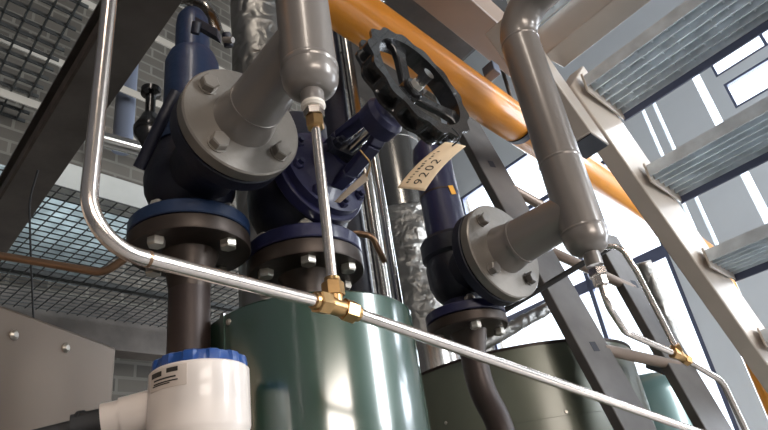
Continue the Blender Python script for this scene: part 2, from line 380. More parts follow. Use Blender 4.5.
# ------------------------------------------------------------------ inlet pipe of the near valve
I1 = thing('inlet_pipe', 'dark brown pipe and bolted flange under the blue safety valve, beside the white transmitter', 'pipe', (a1[0], a1[1], 0))
obj('pipe', MB().rev([(.0265, 0), (.0265, f1z-.03)], (a1[0], a1[1], 0), Z, 40), M_PIPEBR, I1)
fi1 = obj('flange', MB().rev([(.0265, -.075), (.031, -.045), (.038, -.024), (.0795, -.022), (.0805, -.020), (.0805, -.003), (.079, -.0015)], (a1[0], a1[1], f1z), Z, 64), M_BROWN, I1)
obj('gasket', MB().rev([(.074, -.0016), (.074, .001)], (a1[0], a1[1], f1z), Z, 48), M_RUBBER, I1)
def vbolts(axis_xy, z_under, z_over, R, n, ph, r, parent, m=M_ZINC):
    for k in range(n):
        t = ph+2*PI*k/n; p = V(axis_xy[0]+R*math.cos(t), axis_xy[1]+R*math.sin(t), 0)
        mb = MB(); mb.hexa(p+Z*z_under, -Z, r, .011, .3+k, .2); mb.cyl(p+Z*(z_under-.004), p+Z*(z_over+.013), r*.5, 14); mb.hexa(p+Z*z_over, Z, r, .010, .1+k, .2)
        obj('bolt', mb, m, parent, angle=25)
vbolts(a1, f1z-.022, f1z+.020, .0625, 4, -PI/2-.45+.1, .0115, fi1)

# ================================================================== globe valve with handwheel (middle)
a2 = V(-.128, .819, 0); f2z = 1.877
S2 = thing('globe_valve', 'dark violet blue valve on the green tank, with the black handwheel', 'valve', (a2[0], a2[1], f2z))
obj('inlet_flange', MB().rev([(.045, .05), (.045, .024), (.085, .022), (.0865, .020), (.0865, .002), (.085, .0005)], (a2[0], a2[1], f2z), Z, 64), M_PURP, S2)
SA = unit(V(.736, -.663, .139)); hc = P(415, 87, .80); c2 = hc-SA*.285
bd = MB().rev([(.042, f2z+.02), (.048, 1.91), (.068, 1.93), (.080, 1.96), (.082, 1.99), (.076, 2.02), (.06, 2.045), (.055, 2.06), (.055, 2.12)], (a2[0], a2[1], 0), Z, 48)
bd.rev([(.07, 0), (.062, .05), (.06, .075)], c2, SA, 40); obj('body', bd, M_DKBODY, S2)
obj('bonnet_flange', MB().rev(disc(0, .079, .060, .080, .002), c2, SA, 64), M_PURP, S2)
bf = obj('bonnet', MB().rev([(.070, .0795), (.072, .081), (.072, .093), (.055, .097), (.040, .105), (.030, .125), (.027, .135)], c2, SA, 56), M_PURP, S2)
e1, e2, _ = basis(SA)
for k in range(8):
    t = 2*PI*k/8+.2; p = c2+SA*.092+.060*(math.cos(t)*e1+math.sin(t)*e2); mb = MB().hexa(p, SA, .0085, .010, k, .2); mb.cyl(p, p+SA*.016, .0045, 12); obj('bolt', mb, M_PURP, bf, angle=25)
for sgn in (1, -1):
    q = [c2+SA*.095+e1*.036*sgn, c2+SA*.135+e1*.036*sgn, c2+SA*.19+e1*.028*sgn, c2+SA*.215+e1*.016*sgn]
    mb = MB(); wv = e2*.011
    for i in range(3):
        p, r = q[i], q[i+1]; n_ = unit(np.cross(unit(r-p), e2))*.006
        mb.add([p-wv-n_, p+wv-n_, p+wv+n_, p-wv+n_, r-wv-n_, r+wv-n_, r+wv+n_, r-wv+n_], [[0, 1, 2, 3], [7, 6, 5, 4], [0, 4, 5, 1], [1, 5, 6, 2], [2, 6, 7, 3], [3, 7, 4, 0]])
    obj('yoke_arm', mb, M_PURP, S2, bevel=.002)
obj('yoke_boss', MB().rev([(.020, .200), (.030, .203), (.031, .225), (.026, .232), (.020, .234)], c2, SA, 36), M_PURP, S2)
gl_ = MB().box(c2+SA*.142, e1*.012, e2*.034, SA*.005); gl_.cyl(c2+SA*.125, c2+SA*.14, .018, 24)
for sgn in (1, -1): gl_.hexa(c2+SA*.147+e2*.025*sgn, SA, .008, .009, .2); gl_.cyl(c2+SA*.11+e2*.025*sgn, c2+SA*.162+e2*.025*sgn, .0045, 12)
obj('gland', gl_, M_DKBODY, S2, angle=25)
obj('stem', MB().cyl(c2+SA*.10, c2+SA*.312, .0085, 20), M_CHROME, S2)
# handwheel: channel rim with scalloped lips, hub and three spokes
def wheel():
    R = .088; N = 14; seg = 168; vs = []; fs = []
    prof = [(-.0125, 0, 1), (-.0125, 1, 1), (-.0085, 1, 1), (-.0065, -.6, 0), (.0065, -.6, 0), (.0085, 1, 1), (.0125, 1, 1), (.0125, 0, 1), (.006, 0, 1), (-.006, 0, 1)]
    m = len(prof)
    for k in range(seg):
        t = 2*PI*k/seg; w = .5+.5*math.cos(N*t); dr = unit(math.cos(t)*e1+math.sin(t)*e2)
        lip = R-.001+.006*w; ins = R-.0150; mid = R-.0125*w-.0005
        for i, (h, kind, _) in enumerate(prof):
            r = lip if kind == 1 else (mid if kind < 0 else ins)
            vs.append(hc+SA*h+dr*r)
    for k in range(seg):
        k2 = (k+1) % seg
        for i in range(m): j = (i+1) % m; fs.append([k*m+i, k*m+j, k2*m+j, k2*m+i])
    return MB().add(vs, fs)
HWo = obj('handwheel', wheel(), M_BLACK, S2, angle=40)
for ang in (math.radians(8), math.radians(8+120), math.radians(8-120)):
    d = math.cos(ang)*e1+math.sin(ang)*e2; tt = np.cross(SA, d); vs = []; fs = []
    st = [(.008, .0105, -.012), (.03, .0095, -.008), (.052, .0095, -.003), (.066, .0125, 0), (.077, .022, 0)]
    for r, w, h in st:
        for a, b in ((-w, -.005), (w, -.005), (w, .005), (-w, .005)): vs.append(hc+d*r+tt*a+SA*(h+b))
    for i in range(len(st)-1):
        for k in range(4): k2 = (k+1) % 4; fs.append([i*4+k, i*4+k2, (i+1)*4+k2, (i+1)*4+k])
    fs += [[3, 2, 1, 0], [len(vs)-4, len(vs)-3, len(vs)-2, len(vs)-1]]
    obj('spoke', MB().add(vs, fs), M_BLACK, HWo, bevel=.0025)
obj('hub', MB().rev([(.014, -.024), (.0165, -.02), (.0165, -.002), (.014, .002)], hc, SA, 28), M_BLACK, HWo)
mb = MB().hexa(hc+SA*.002, SA, .0098, .009, .2, .2); mb.cyl(hc, hc+SA*.018, .0045, 14); obj('stem_nut', mb, M_NUT, HWo, angle=25)

# flange under it, on the tank
I2 = thing('tank_nozzle', 'dark brown bolted flange and neck between the green tank and the violet valve', 'pipe', (a2[0], a2[1], 1.76))
fi2 = obj('flange', MB().rev([(.03, -.13), (.03, -.05), (.042, -.026), (.0855, -.024), (.0865, -.022), (.0865, -.003), (.085, -.0015)], (a2[0], a2[1], f2z), Z, 64), M_BROWN, I2)
obj('gasket', MB().rev([(.079, -.0016), (.079, .001)], (a2[0], a2[1], f2z), Z, 48), M_RUBBER, I2)
vbolts(a2, f2z-.024, f2z+.022, .0675, 6, -PI/2+.22, .0115, fi2)

# ================================================================== green tank in front
TR = .1435
def rim_z(ax, r, v):
    d = unit(V(-ax[0], -ax[1], 0)); return zat(ax[0]+d[0]*r, ax[1]+d[1]*r, v)
t1z = rim_z(a2, TR, 291)
K1 = thing('tank', 'dark green round tank in the middle, carrying the violet valve', 'tank', (a2[0], a2[1], 0))
obj('jacket', MB().rev([(TR, 0.06), (TR, t1z-.003), (TR-.003, t1z)], (a2[0], a2[1], 0), Z, 96), M_GREEN, K1)
obj('base', MB().rev([(TR*.85, 0), (TR*.85, .065)], (a2[0], a2[1], 0), Z, 64), M_RUBBER, K1)
def on_tank(ax, r, u, v):   # where the ray through (u, v) meets the upright cylinder
    d = ray(u, v); a_ = d[0]**2+d[1]**2; b_ = -2*(d[0]*ax[0]+d[1]*ax[1]); c_ = ax[0]**2+ax[1]**2-r*r; q = b_*b_-4*a_*c_
    t = (-b_-math.sqrt(max(q, 0)))/(2*a_); return CAM+t*d
def rivet(ax, r, u, v, parent, rr=.004, name='screw'):
    p = on_tank(ax, r, u, v); n_ = unit(V(p[0]-ax[0], p[1]-ax[1], 0)); obj(name, MB().rev([(rr, -.001), (rr, .0012), (rr*.6, .0028)], p, n_, 16), M_ZINC, parent)
sp = on_tank(a2, TR, 223, 340); sn = unit(V(sp[0]-a2[0], sp[1]-a2[1], 0)); st_ = np.cross(Z, sn)
obj('seam_strip', MB().box(V(sp[0], sp[1], (t1z+.1)/2), st_*.004, sn*.0015, Z*(t1z-.1)/2), M_GREEN, K1)
for v in (322, 400): rivet(a2, TR, 229+(v-322)*.08, v, K1)

# tank further along
a3 = P(513, 380, 1.90); a3[2] = 0; R3 = .365
t3z = rim_z(a3, R3, 349)
K2 = thing('tank', 'olive green tank with a seam of screws, behind the curved brown pipe', 'tank', (a3[0], a3[1], 0))
zsm = on_tank(a3, R3, 530, 421)[2]
obj('jacket', MB().rev([(R3, zsm), (R3, t3z)], (a3[0], a3[1], 0), Z, 96), M_GREEN2, K2)
obj('lower_jacket', MB().rev([(R3-.003, .06), (R3-.003, zsm+.01)], (a3[0], a3[1], 0), Z, 96), M_GREEN2, K2)
obj('top_rim', MB().ring((a3[0], a3[1], t3z), Z, R3-.004, R3+.003, -.004, .003, 96), M_PIPEBR, K2)
obj('lid', MB().rev([(R3-.003, -.006), (R3-.003, -.001)], (a3[0], a3[1], t3z), Z, 64), M_GREEN2, K2)
obj('base', MB().rev([(R3*.85, 0), (R3*.85, .065)], (a3[0], a3[1], 0), Z, 48), M_RUBBER, K2)
for u, v in ((446, 423), (507, 415), (566, 412)): rivet(a3, R3, u, v, K2, .0048)

a4 = P(640, 400, 2.25); a4[2] = 0; R4 = .2
t4z = rim_z(a4, R4, 371)
K3 = thing('tank', 'pale teal tank with a rounded top, seen past the ladder', 'tank', (a4[0], a4[1], 0))
obj('jacket', MB().rev([(R4, .06), (R4, t4z-.09), (R4*.96, t4z-.05), (R4*.82, t4z-.015), (R4*.6, t4z), (R4*.2, t4z+.008)], (a4[0], a4[1], 0), Z, 72), M_TEAL, K3)
obj('base', MB().rev([(R4*.85, 0), (R4*.85, .065)], (a4[0], a4[1], 0), Z, 48), M_RUBBER, K3)

# ================================================================== far safety valve
a5 = P(467, 325, 1.05); f5z = a5[2]+.006; a5[2] = 0
S3 = thing('safety_valve', 'violet blue safety valve with an orange sticker, beside the ladder', 'valve', (a5[0], a5[1], f5z))
og3 = P(505, 250, 1.015)
ogz = on_plane(503, 250, og3, V(0, 0, 1)) if False else og3
obj('inlet_flange', MB().rev([(.035, .036), (.035, .019), (.069, .017), (.0705, .015), (.0705, .002), (.069, .0005)], (a5[0], a5[1], f5z), Z, 56), M_PURP, S3)
zb5 = lambda v: zat(a5[0], a5[1], v)
bd = MB().rev([(.030, f5z+.018), (.031, f5z+.035), (.044, f5z+.05), (.052, 1.88), (.053, 1.915), (.048, 1.935)], (a5[0], a5[1], 0), Z, 44); bd.rev([(.046, 0), (.044, .05), (.044, .1)], V(a5[0], a5[1], og3[2]), NB, 36); obj('body', bd, M_DKBODY, S3)
obj('bonnet_flange', MB().rev([(.048, zb5(262)), (.056, zb5(258)), (.056, zb5(244)), (.050, zb5(240))], (a5[0], a5[1], 0), Z, 44), M_DKBODY, S3)
obj('outlet_flange', MB().rev(disc(0, .086, -.040, -.021), og3, NB, 64), M_DKBODY, S3)
bo = obj('bonnet', MB().rev([(.040, zb5(245)), (.0385, zb5(200)), (.0385, zb5(160)), (.035, zb5(150)), (.022, zb5(143)), (.006, zb5(141))], (a5[0], a5[1], 0), Z, 48), M_PURP, S3)
obj('band', MB().ring((a5[0], a5[1], zb5(198)), Z, .038, .0391, 0, .0035, 48), M_PIPEBR, bo)
sp = on_tank(a5, .0388, 452, 190); sn = unit(V(sp[0]-a5[0], sp[1]-a5[1], 0)); st_ = np.cross(Z, sn)
obj('sticker', MB().box(sp+sn*.0005, unit(st_+.25*Z)*.006, sn*.0006, unit(Z-.25*st_)*.0095), M_STICK, bo)
D2 = thing('discharge_pipe', 'thick grey pipe with a top bend and silver flange beside the orange sticker valve', 'pipe', (og3[0], og3[1], 1.85))
# its upright axis
t2 = None
for t in np.arange(.05, .25, .0005):
    if proj(og3+NB*t)[0] > 576: t2 = t; break
RP = V(og3[0]+NB[0]*t2, og3[1]+NB[1]*t2, 0); zr = lambda v: zat(RP[0], RP[1], v); RR = .0335
zel = zr(18); ztop = V(RP[0], RP[1], zel)
zc5 = zr(232)
obj('pipe', MB().sweep(fillet([V(RP[0], RP[1], zc5), ztop, ztop+NB*.5], .062, 16), RR, 44), M_GREY, D2)
obj('weld', MB().rev([(RR, -.003), (RR+.001, 0), (RR, .003)], (RP[0], RP[1], zr(163)), Z, 44), M_GREY, D2)
obj('weld', MB().rev([(RR, -.003), (RR+.001, 0), (RR, .003)], (RP[0], RP[1], zel-.064), Z, 44), M_GREY, D2)
obj('weld', MB().rev([(RR, -.003), (RR+.001, 0), (RR, .003)], (RP[0], RP[1], zc5), Z, 44), M_GREY, D2)
obj('end_cap', MB().rev([(.012, zc5-.036), (.02, zc5-.034), (.027, zc5-.029), (.0315, zc5-.020), (RR, zc5-.010), (RR, zc5)], (RP[0], RP[1], 0), Z, 44), M_GREY, D2)
obj('branch', MB().sweep([og3-NB*.004, og3+NB*.012, og3+NB*.03, og3+NB*t2], .03, 40, [.043, .041, .0375, .0328]), M_GREY, D2)
obj('weld', MB().ring(og3, NB, .036, .039, .034, .039), M_GREY, D2)
fl3 = obj('flange', MB().rev(disc(0, .086, -.019, 0, .002), og3, NB, 64), M_GREYF, D2)
bolts(None, og3, NB, .064, 4, PI/4-.05, .0105, .011, M_DBOLT, fl3)
zb_ = zc5-.034
obj('stub', MB().cyl((RP[0], RP[1], zb_+.004), (RP[0], RP[1], zr(266)), .0125, 24), M_GREY, D2)
N2 = thing('compression_fitting', 'small steel nut under the farther grey pipe, by the ladder', 'fitting', (RP[0], RP[1], zr(288)))
obj('adaptor', MB().hexa((RP[0], RP[1], zr(276)), Z, .0145, zr(269)-zr(276), .2, .1), M_TUBE, N2, angle=20)
obj('nut', MB().hexa((RP[0], RP[1], zr(277)), -Z, .0105, zr(277)-zr(286), .5), M_TUBE, N2, angle=20)
I3 = thing('inlet_pipe', 'dark brown pipe curving away under the sticker safety valve, with its flange', 'pipe', (a5[0], a5[1], 1.3))
p0 = V(a5[0], a5[1], f5z-.02); p1 = V(a5[0], a5[1], zb5(390)); p2 = P(483, 400, proj(p1)[2]); 
pp = fillet([p0, p1, p1+(A*.035-Z*.05), p1+A*.035-Z*.15, V(p1[0]+A[0]*.035, p1[1]+A[1]*.035, 0)], [.09, .09, .3], 10)
obj('pipe', MB().sweep(pp, .0225, 32), M_PIPEBR, I3)
fi3 = obj('flange', MB().rev([(.0225, -.06), (.026, -.04), (.033, -.021), (.069, -.019), (.0705, -.017), (.0705, -.003), (.069, -.0015)], (a5[0], a5[1], f5z), Z, 56), M_BROWN, I3)
vbolts(a5, f5z-.019, f5z+.017, .054, 4, -PI/2+.15, .0095, fi3)

# thin tubes on the far side
TT = P(680, 356, .98)
r1 = V(RP[0], RP[1], zr(284))
tag(obj('steel_tube', MB().sweep(fillet([r1, V(RP[0], RP[1], zr(306)), P(625, 332, .93), TT-unit(TT-P(625, 332, .93))*.012], .04), .0052, 20), M_TUBE), 'bent thin tube from the farther grey pipe to the small tee', 'tube')
l0 = P(612, 262, .99)
tag(obj('steel_tube', MB().sweep(fillet([P(600, 247, 1.02), P(620, 246, 1.0), P(637, 272, .99), TT+unit(P(637, 272, .99)-TT)*.012], [.02, .03]), .0048, 20), M_TUBE), 'thin tube looping from behind the grey pipe end down to the small tee', 'tube')
tag(obj('steel_tube', MB().sweep(fillet([TT+unit(P(722, 381, 1.0)-TT)*.012, P(722, 381, 1.0), P(748, 435, 1.0), P(775, 490, 1.0)], .04), .0052, 20), M_TUBE), 'thin tube running down from the small tee below the stair', 'tube')
tb2 = thing('tee_fitting', 'small brass tee joining thin tubes under the stair', 'fitting', TT)
d_ = [unit(P(625, 332, .93)-TT), unit(P(637, 272, .99)-TT), unit(P(722, 381, 1.0)-TT)]
mb = MB(); [mb.cyl(TT, TT+d*.012, .0075, 18) for d in d_]; obj('body', mb, M_BRASS, tb2)
for d in d_: obj('nut', MB().hexa(TT+d*.008, d, .0092, .012, .2, .1), M_BRASS, tb2, angle=20)

# ================================================================== yellow gas pipe
O1 = P(450, 79, 1.55); oz = O1[2]; O0 = PZ(300, -26, oz); O2 = PZ(700, 250, oz); RO = .055
Od = unit(O2-O1); O0 = O1-Od*.55; cr = O1+Od*(np.linalg.norm(PZ(712, 258, oz)-O1))
G = thing('gas_pipe', 'fat yellow ochre pipe running behind the handwheel and under the stair', 'pipe', (O1[0], O1[1], oz-RO))
obj('pipe', MB().sweep(fillet([O1-Od*1.3, O1, cr, V(cr[0], cr[1], 0)], [.05, .12], 14), RO, 56), M_ORANGE, G)
pc = PZ(519, 124, oz); obj('pipe_ring', MB().ring(pc, Od, RO-.001, RO+.005, -.012, .012, 48), M_DARKHOLE, G)
obj('hanger_rod', MB().cyl(pc+Z*RO, pc+Z*.9, .006, 12), M_DKSTEEL, G)
pk = PZ(497, 90, oz); obj('bracket', MB().box(pk+Z*(RO+.012), Od*.018, NB*.02, Z*.016), M_BLGREY, G, bevel=.003)

# ================================================================== flue, foil duct, thin bright uprights behind
fx = P(400, 190, 3.0); fx[2] = 0
FL = thing('flue_pipe', 'shiny stainless flue standing behind the handwheel and yellow pipe', 'pipe', (fx[0], fx[1], 0))
obj('pipe', MB().rev([(.138, 0), (.138, 5.6)], (fx[0], fx[1], 0), Z, 56), M_FLUE, FL)
for v in (137, 150, 17, 8): obj('joint_band', MB().rev([(.138, -.005), (.142, -.002), (.142, .002), (.138, .005)], (fx[0], fx[1], zat(fx[0], fx[1], v)), Z, 48), M_CHROME, FL)
def crinkle(p, q, r, name, label, seg=36, rings=60, amp=.12, cat='pipe', parent=None):
    p = np.array(p, float); q = np.array(q, float); e1_, e2_, a_ = basis(q-p); rnd = random.Random(int(r*1e5)+rings); vs = []; fs = []; L = np.linalg.norm(q-p)
    nz = [[rnd.uniform(-1, 1) for _ in range(seg)] for _ in range(rings)]
    for i in range(rings):
        for k in range(seg):
            t = 2*PI*k/seg; n_ = nz[i][k]+.5*(nz[i-1][k]+nz[i][k-1]); rr = r*(1+amp*.4*n_+amp*.4*math.sin(3*t+i*.4)*math.sin(i*.7)); vs.append(p+a_*L*i/(rings-1)+rr*(math.cos(t)*e1_+math.sin(t)*e2_))
    for i in range(rings-1):
        for k in range(seg): k2 = (k+1) % seg; fs.append([i*seg+k, i*seg+k2, (i+1)*seg+k2, (i+1)*seg+k])
    fs += [list(range(seg))[::-1], [(rings-1)*seg+k for k in range(seg)]]
    if parent is not None: return obj(name, MB().add(vs, fs), M_FOIL, parent, angle=180, label=label)
    return tag(obj(name, MB().add(vs, fs), M_FOIL, angle=180), label, cat)
q = P(258, 30, 1.47); crinkle((q[0], q[1], 0), (q[0], q[1], 4.6), .064, 'foil_duct', 'foil wrapped upright duct behind the nearer grey pipe', rings=110, amp=.05)
crinkle((fx[0], fx[1], zat(fx[0], fx[1], 345)), (fx[0], fx[1], zat(fx[0], fx[1], 218)), .160, 'lagging', 'crumpled foil lagging', rings=40, amp=.16, parent=FL)
crinkle(P(643, 262, 2.0), P(712, 440, 1.9), .026, 'foil_duct', 'thin foil wrapped pipe leaning along the ladder', rings=50, amp=.16, seg=20)
crinkle(P(478, 347, 1.50), P(562, 300, 1.75), .017, 'foil_duct', 'thin foil wrapped pipe lying over the olive tank', rings=40, amp=.2, seg=18)
q = P(388, 240, 1.12); zq = zat(q[0], q[1], 150); tag(obj('support_rod', MB().cyl((q[0], q[1], 0), (q[0], q[1], zq), .0085, 20), M_CHROME), 'bright steel upright rod behind the green tank, before the flue', 'rod')
q = P(350, 70, 1.5); tag(obj('steel_pipe', MB().cyl((q[0], q[1], 0), (q[0], q[1], 4.2), .014, 24), M_FLUE), 'dull steel upright pipe just under the yellow pipe', 'pipe')
q = P(335, 120, 1.45); tag(obj('dark_pipe', MB().cyl((q[0], q[1], 0), (q[0], q[1], 4.2), .035, 24), M_DKBODY), 'dark upright pipe behind the grey pipe end', 'pipe')
tag(obj('copper_pipe', MB().sweep(fillet([P(340, 262, 1.12), P(350, 232, 1.12), P(372, 236, 1.12), P(385, 262, 1.13)], .02), .006, 14), M_COPPER), 'small bent copper pipe behind the violet flange', 'pipe')
tag(obj('conduit', MB().sweep([P(480, 325, 1.12), P(612, 246, 1.1)], .0055, 16), M_RUBBER), 'thin dark conduit slanting behind the farther silver flange', 'conduit')
tag(obj('hose', MB().sweep(fillet([P(648, 364, 1.82), P(674, 374, 1.82), P(692, 398, 1.82), P(708, 450, 1.82)], .09), .014, 16), M_RUBBER), 'black hose curving over the pale teal tank', 'hose')

# ================================================================== leaning ladder behind the far valve
u0 = P(474, 140, 1.95); u1 = P(648, 452, 1.36); w0 = P(602, 236, 1.97); w1 = P(720, 440, 1.52)
LD = thing('ladder', 'dark grey steel ladder with square holes leaning behind the farther grey pipe', 'ladder', (u1[0], u1[1], u1[2]))
def plate(p, q, wdir, w, t, ext0=0, ext1=0):
    a_ = unit(q-p); wd = unit(wdir-wdir.dot(a_)*a_); n_ = np.cross(a_, wd); p = p-a_*ext0; q = q+a_*ext1
    return MB().box((p+q)/2, a_*np.linalg.norm(q-p)/2, wd*w/2, n_*t/2), a_, wd, n_
wdir = unit(w1-u1)
for p, q, e in ((u0, u1, .1), (w0, w1, 0)):
    m_, a_, wd, n_ = plate(p, q, wdir, .115, .028, e, .8); so = obj('stile', m_, M_LADD, LD, bevel=.003)
    for f_ in (.12, .745) if e else (.3,):
        c_ = p+(q-p)*f_; sg = 1 if n_.dot(CAM-c_) > 0 else -1
        obj('hole_shade', MB().box(c_+n_*sg*.0141, a_*.013, wd*.011, n_*.0006), M_DARKHOLE, so)  # dark patch on the solid stile, painted shade of a square hole
for f_ in (.20, .43, .745):
    p = u0+(u1-u0)*f_+wdir*.045; q = w0+(w1-w0)*(f_-.17)/.83; obj('rung', MB().cyl(p, q, .015, 20), M_RUNG, LD)

# ================================================================== stair and landing
q0 = P(582, 90, 1.5); GO, RI = .209, .196; AS = V(math.cos(.845), math.sin(.845), 0)
nAp = NB            # across the flight, towards the camera
sd = unit(AS*GO-Z*RI); sn_ = unit(np.cross(sd, nAp)); sn_ = sn_ if sn_[2] > 0 else -sn_
ST = thing('staircase', 'tan steel staircase with grating treads descending from the landing', 'staircase', (q0[0], q0[1], 0))
TW = .197; TL = .95; INN = nAp
def tread(k):
    o = q0+AS*GO*k-Z*RI*k+INN*.012; mb = MB()
    # edge bars, bearing bars along the tread and small cross bars
    nb = 6; hh = .016
    for i in range(nb+1):
        a_ = TW*i/nb; t = .004 if 0 < i < nb else .003; mb.box(o+AS*a_+INN*TL/2+Z*hh, AS*t/2, INN*TL/2, Z*hh)
    for j in range(24): mb.box(o+AS*TW/2+INN*(TL*(j+.5)/24)+Z*.016, AS*TW/2, INN*.0022, Z*.003)
    for i in range(nb): mb.box(o+AS*(TW*(i+.5)/nb)+INN*TL/2+Z*.021, AS*.0135, INN*TL/2, Z*.0012)
    t_ = obj('tread', mb, M_GALV, ST, flat=True)
    obj('nosing', MB().box(o+AS*(TW+.004)+INN*TL/2+Z*.010, AS*.003, INN*TL/2, Z*.03), M_FRAME, t_, flat=True)
    obj('end_plate', MB().box(o+AS*TW/2+INN*.002+Z*.012, AS*(TW/2+.005), INN*.003, Z*.028), M_TAN, t_, bevel=.002)
for k in range(-1, 5): tread(k) if k >= 0 else None
def stringer(off):
    c0_ = q0-sd*.06+AS*.02; c1_ = q0+sd*3.0+AS*.02; mid = (c0_+c1_)/2+INN*off+sn_*.045-Z*.02
    mb = MB().box(mid, sd*np.linalg.norm(c1_-c0_)/2, INN*.024, sn_*.075)
    return obj('stringer', mb, M_TAN, ST, bevel=.004)
stringer(-.026); stringer(TL+.05)
# thick sleeve at the head of the flight, its open end looking down
sz = P(590, 147, 1.44)[2]; k0 = [PZ(u, v, sz) for u, v in ((571, 149), (586, 132), (609, 141), (586, 161))]
cs = sum(k0)/4; hd = sd; hi_ = .036; ha_ = .047
top_ = cs-hd*.33
def prism(c0_, c1_, a_, b_): return MB().add([c+i*INN*a_+j*AS*b_ for c in (c0_, c1_) for i, j in ((-1, -1), (1, -1), (1, 1), (-1, 1))], [[0, 1, 2, 3], [7, 6, 5, 4], [0, 4, 5, 1], [1, 5, 6, 2], [2, 6, 7, 3], [3, 7, 4, 0]])
so = obj('sleeve', prism(top_, cs, hi_, ha_), M_TAN, ST, bevel=.003)
obj('end_shade', prism(cs-Z*.001, cs-Z*.003, hi_-.004, ha_-.004), M_DARKHOLE, so)  # dark slab standing in for the shade inside the hollow sleeve
obj('bolt', MB().hexa(top_+hd*.07+INN*hi_+AS*.0, INN, .010, .010, .3), M_BROWN, so, angle=25)
# landing
lz = q0[2]+RI*.9
LN = thing('landing', 'brown and beige steel landing at the head of the stair', 'landing', (q0[0], q0[1], lz))
def hbeam(p, q, w, h, m, name, parent, bev=.003):
    a_ = unit(q-p); s__ = unit(np.cross(a_, Z)); return obj(name, MB().box((p+q)/2, a_*np.linalg.norm(q-p)/2, s__*w/2, Z*h/2), m, parent, bevel=bev)
bz = PZ(470, 20, lz-.06)*0+P(470, 14, 1.62)
b1 = PZ(545, 70, bz[2]); bd_ = unit(b1-bz)
hbeam(bz-A*.9, bz+A*.30, .10, .09, M_BRBEAM, 'edge_beam', LN)
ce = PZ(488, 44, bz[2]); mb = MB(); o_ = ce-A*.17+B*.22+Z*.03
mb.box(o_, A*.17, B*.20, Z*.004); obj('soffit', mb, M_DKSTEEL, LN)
x0 = P(549, 50, 1.53); hbeam(x0-NB*.0, x0+NB*.9, .085, .085, M_TAN, 'cross_beam', LN)
mb = MB()
go = x0-A*.06-Z*.0; 
for i in range(16): mb.box(go-A*(.03*i)+NB*.42+Z*.045, A*.002, NB*.42, Z*.015)
for j in range(18): mb.box(go-A*.24+NB*(.84*(j+.5)/18)+Z*.05, A*.24, NB*.003, Z*.008)
obj('deck_grating', mb, M_GALV, LN, flat=True)
mb = MB(); 

# ================================================================== platforms and rails at the blockwork wall
BB = hdir(-265, 643); PB = P(100, 80, 1.30); zB = PB[2]
BM = thing('platform_beam', 'dark brown beam slanting past the mesh platform behind the bright tube', 'beam', (PB[0], PB[1], zB))
wb = unit(np.cross(BB, Z)); wb = wb if wb.dot(A) > 0 else -wb
obj('lower_flange', MB().box(PB+BB*.42+Z*.004, BB*.8, wb*.047, Z*.004), M_DKSTEEL, BM, bevel=.001)
obj('web', MB().box(PB+BB*.42+Z*.06, BB*.8, wb*.004, Z*.055), M_DKSTEEL, BM)
obj('upper_flange', MB().box(PB+BB*.42+Z*.116, BB*.8, wb*.047, Z*.004), M_DKSTEEL, BM)
obj('edge_angle', MB().box(PB+BB*.42-wb*.050+Z*.016, BB*.8, wb*.003, Z*.016), M_RUST, BM)
def grating(org, da, db, la, lb, pitch_a, pitch_b, hh, t, name, label, m):
    mb = MB()
    n = int(la/pitch_a)
    for i in range(n+1): mb.box(org+da*pitch_a*i+db*lb/2, da*t/2, db*lb/2, Z*hh/2)
    n = int(lb/pitch_b)
    for j in range(n+1): mb.box(org+db*pitch_b*j+da*la/2, da*la/2, db*t/2, Z*hh/2)
    return tag(obj(name, mb, m, flat=True), label, 'platform')
g0 = PZ(92, 8, 3.9); zg = 3.9
gs = PZ(60, 100, zg)-A*.1
grating(gs-A*2.0-BB*2.0, A, BB, 2.0, 2.3, .085, .085, .02, .008, 'mesh_platform', 'coarse dark mesh platform overhead against the blockwork wall', M_GRATE)
gz = P(80, 215, 2.1)[2]
gn = PZ(80, 192, gz); gf = PZ(80, 316, gz); wd_ = abs((gf-gn).dot(BN)); bdir_ = BN
grating(gn-A*1.3, A, bdir_, 2.6, wd_, .046, .040, .004, .0035, 'grating_walkway', 'fine grating walkway below the pale beam, beside the blue valve', M_GRATE)
zsh = gz+.30; sn0 = PZ(80, 188, zsh); sf0 = PZ(80, 286, zsh); wsh = abs((sf0-sn0).dot(bdir_))
tag(obj('deck_sheet', MB().box(sn0+bdir_*wsh/2-A*.55, A*.95, bdir_*wsh/2, Z*.004), M_DECK), 'galvanised sheet fixed over the fine grating walkway', 'sheet')
pm = PZ(105, 200, gz+.06)-BN*.04
tag(hbeam(pm-A*.30, pm+A*1.0, .085, .10, M_BEIGE, 'support_beam', None), 'pale grey beam crossing under the platform behind the blue valve', 'beam')
dm = gf-Z*.02+BN*.08
tag(hbeam(dm-A*1.4, dm+A*1.0, .12, .24, M_DKSTEEL, 'support_beam', None), 'dark beam at the far edge of the fine grating walkway', 'beam')
for i, (u, v, d, w) in enumerate(((160, 40, 3.6, .05), (137, 95, 3.6, .05), (108, 131, 3.6, .05), (185, 6, 3.6, .05))):
    p = P(u, v, d); mb = MB().box(p, A*.75, Z*w/2, BN*.004); mb.box(p+BN*.02+Z*(w/2-.004), A*.75, BN*.02, Z*.004)
    tag(obj('wall_rail', mb, M_RAIL), ('cream rail crossing the blue grey pipe, second from the top', 'cream rail crossing the blue grey pipe, third from the top', 'lowest cream rail at the foot of the blue grey pipe', 'topmost cream rail on the blockwork wall')[i], 'rail', 'rails on the blockwork wall')
q = P(127, 85, 3.75); tag(obj('plastic_pipe', MB().cyl((q[0], q[1], zat(q[0], q[1], 150)), (q[0], q[1], zat(q[0], q[1], 5)), .058, 32), M_BLGREY), 'blue grey upright pipe on the blockwork wall', 'pipe')
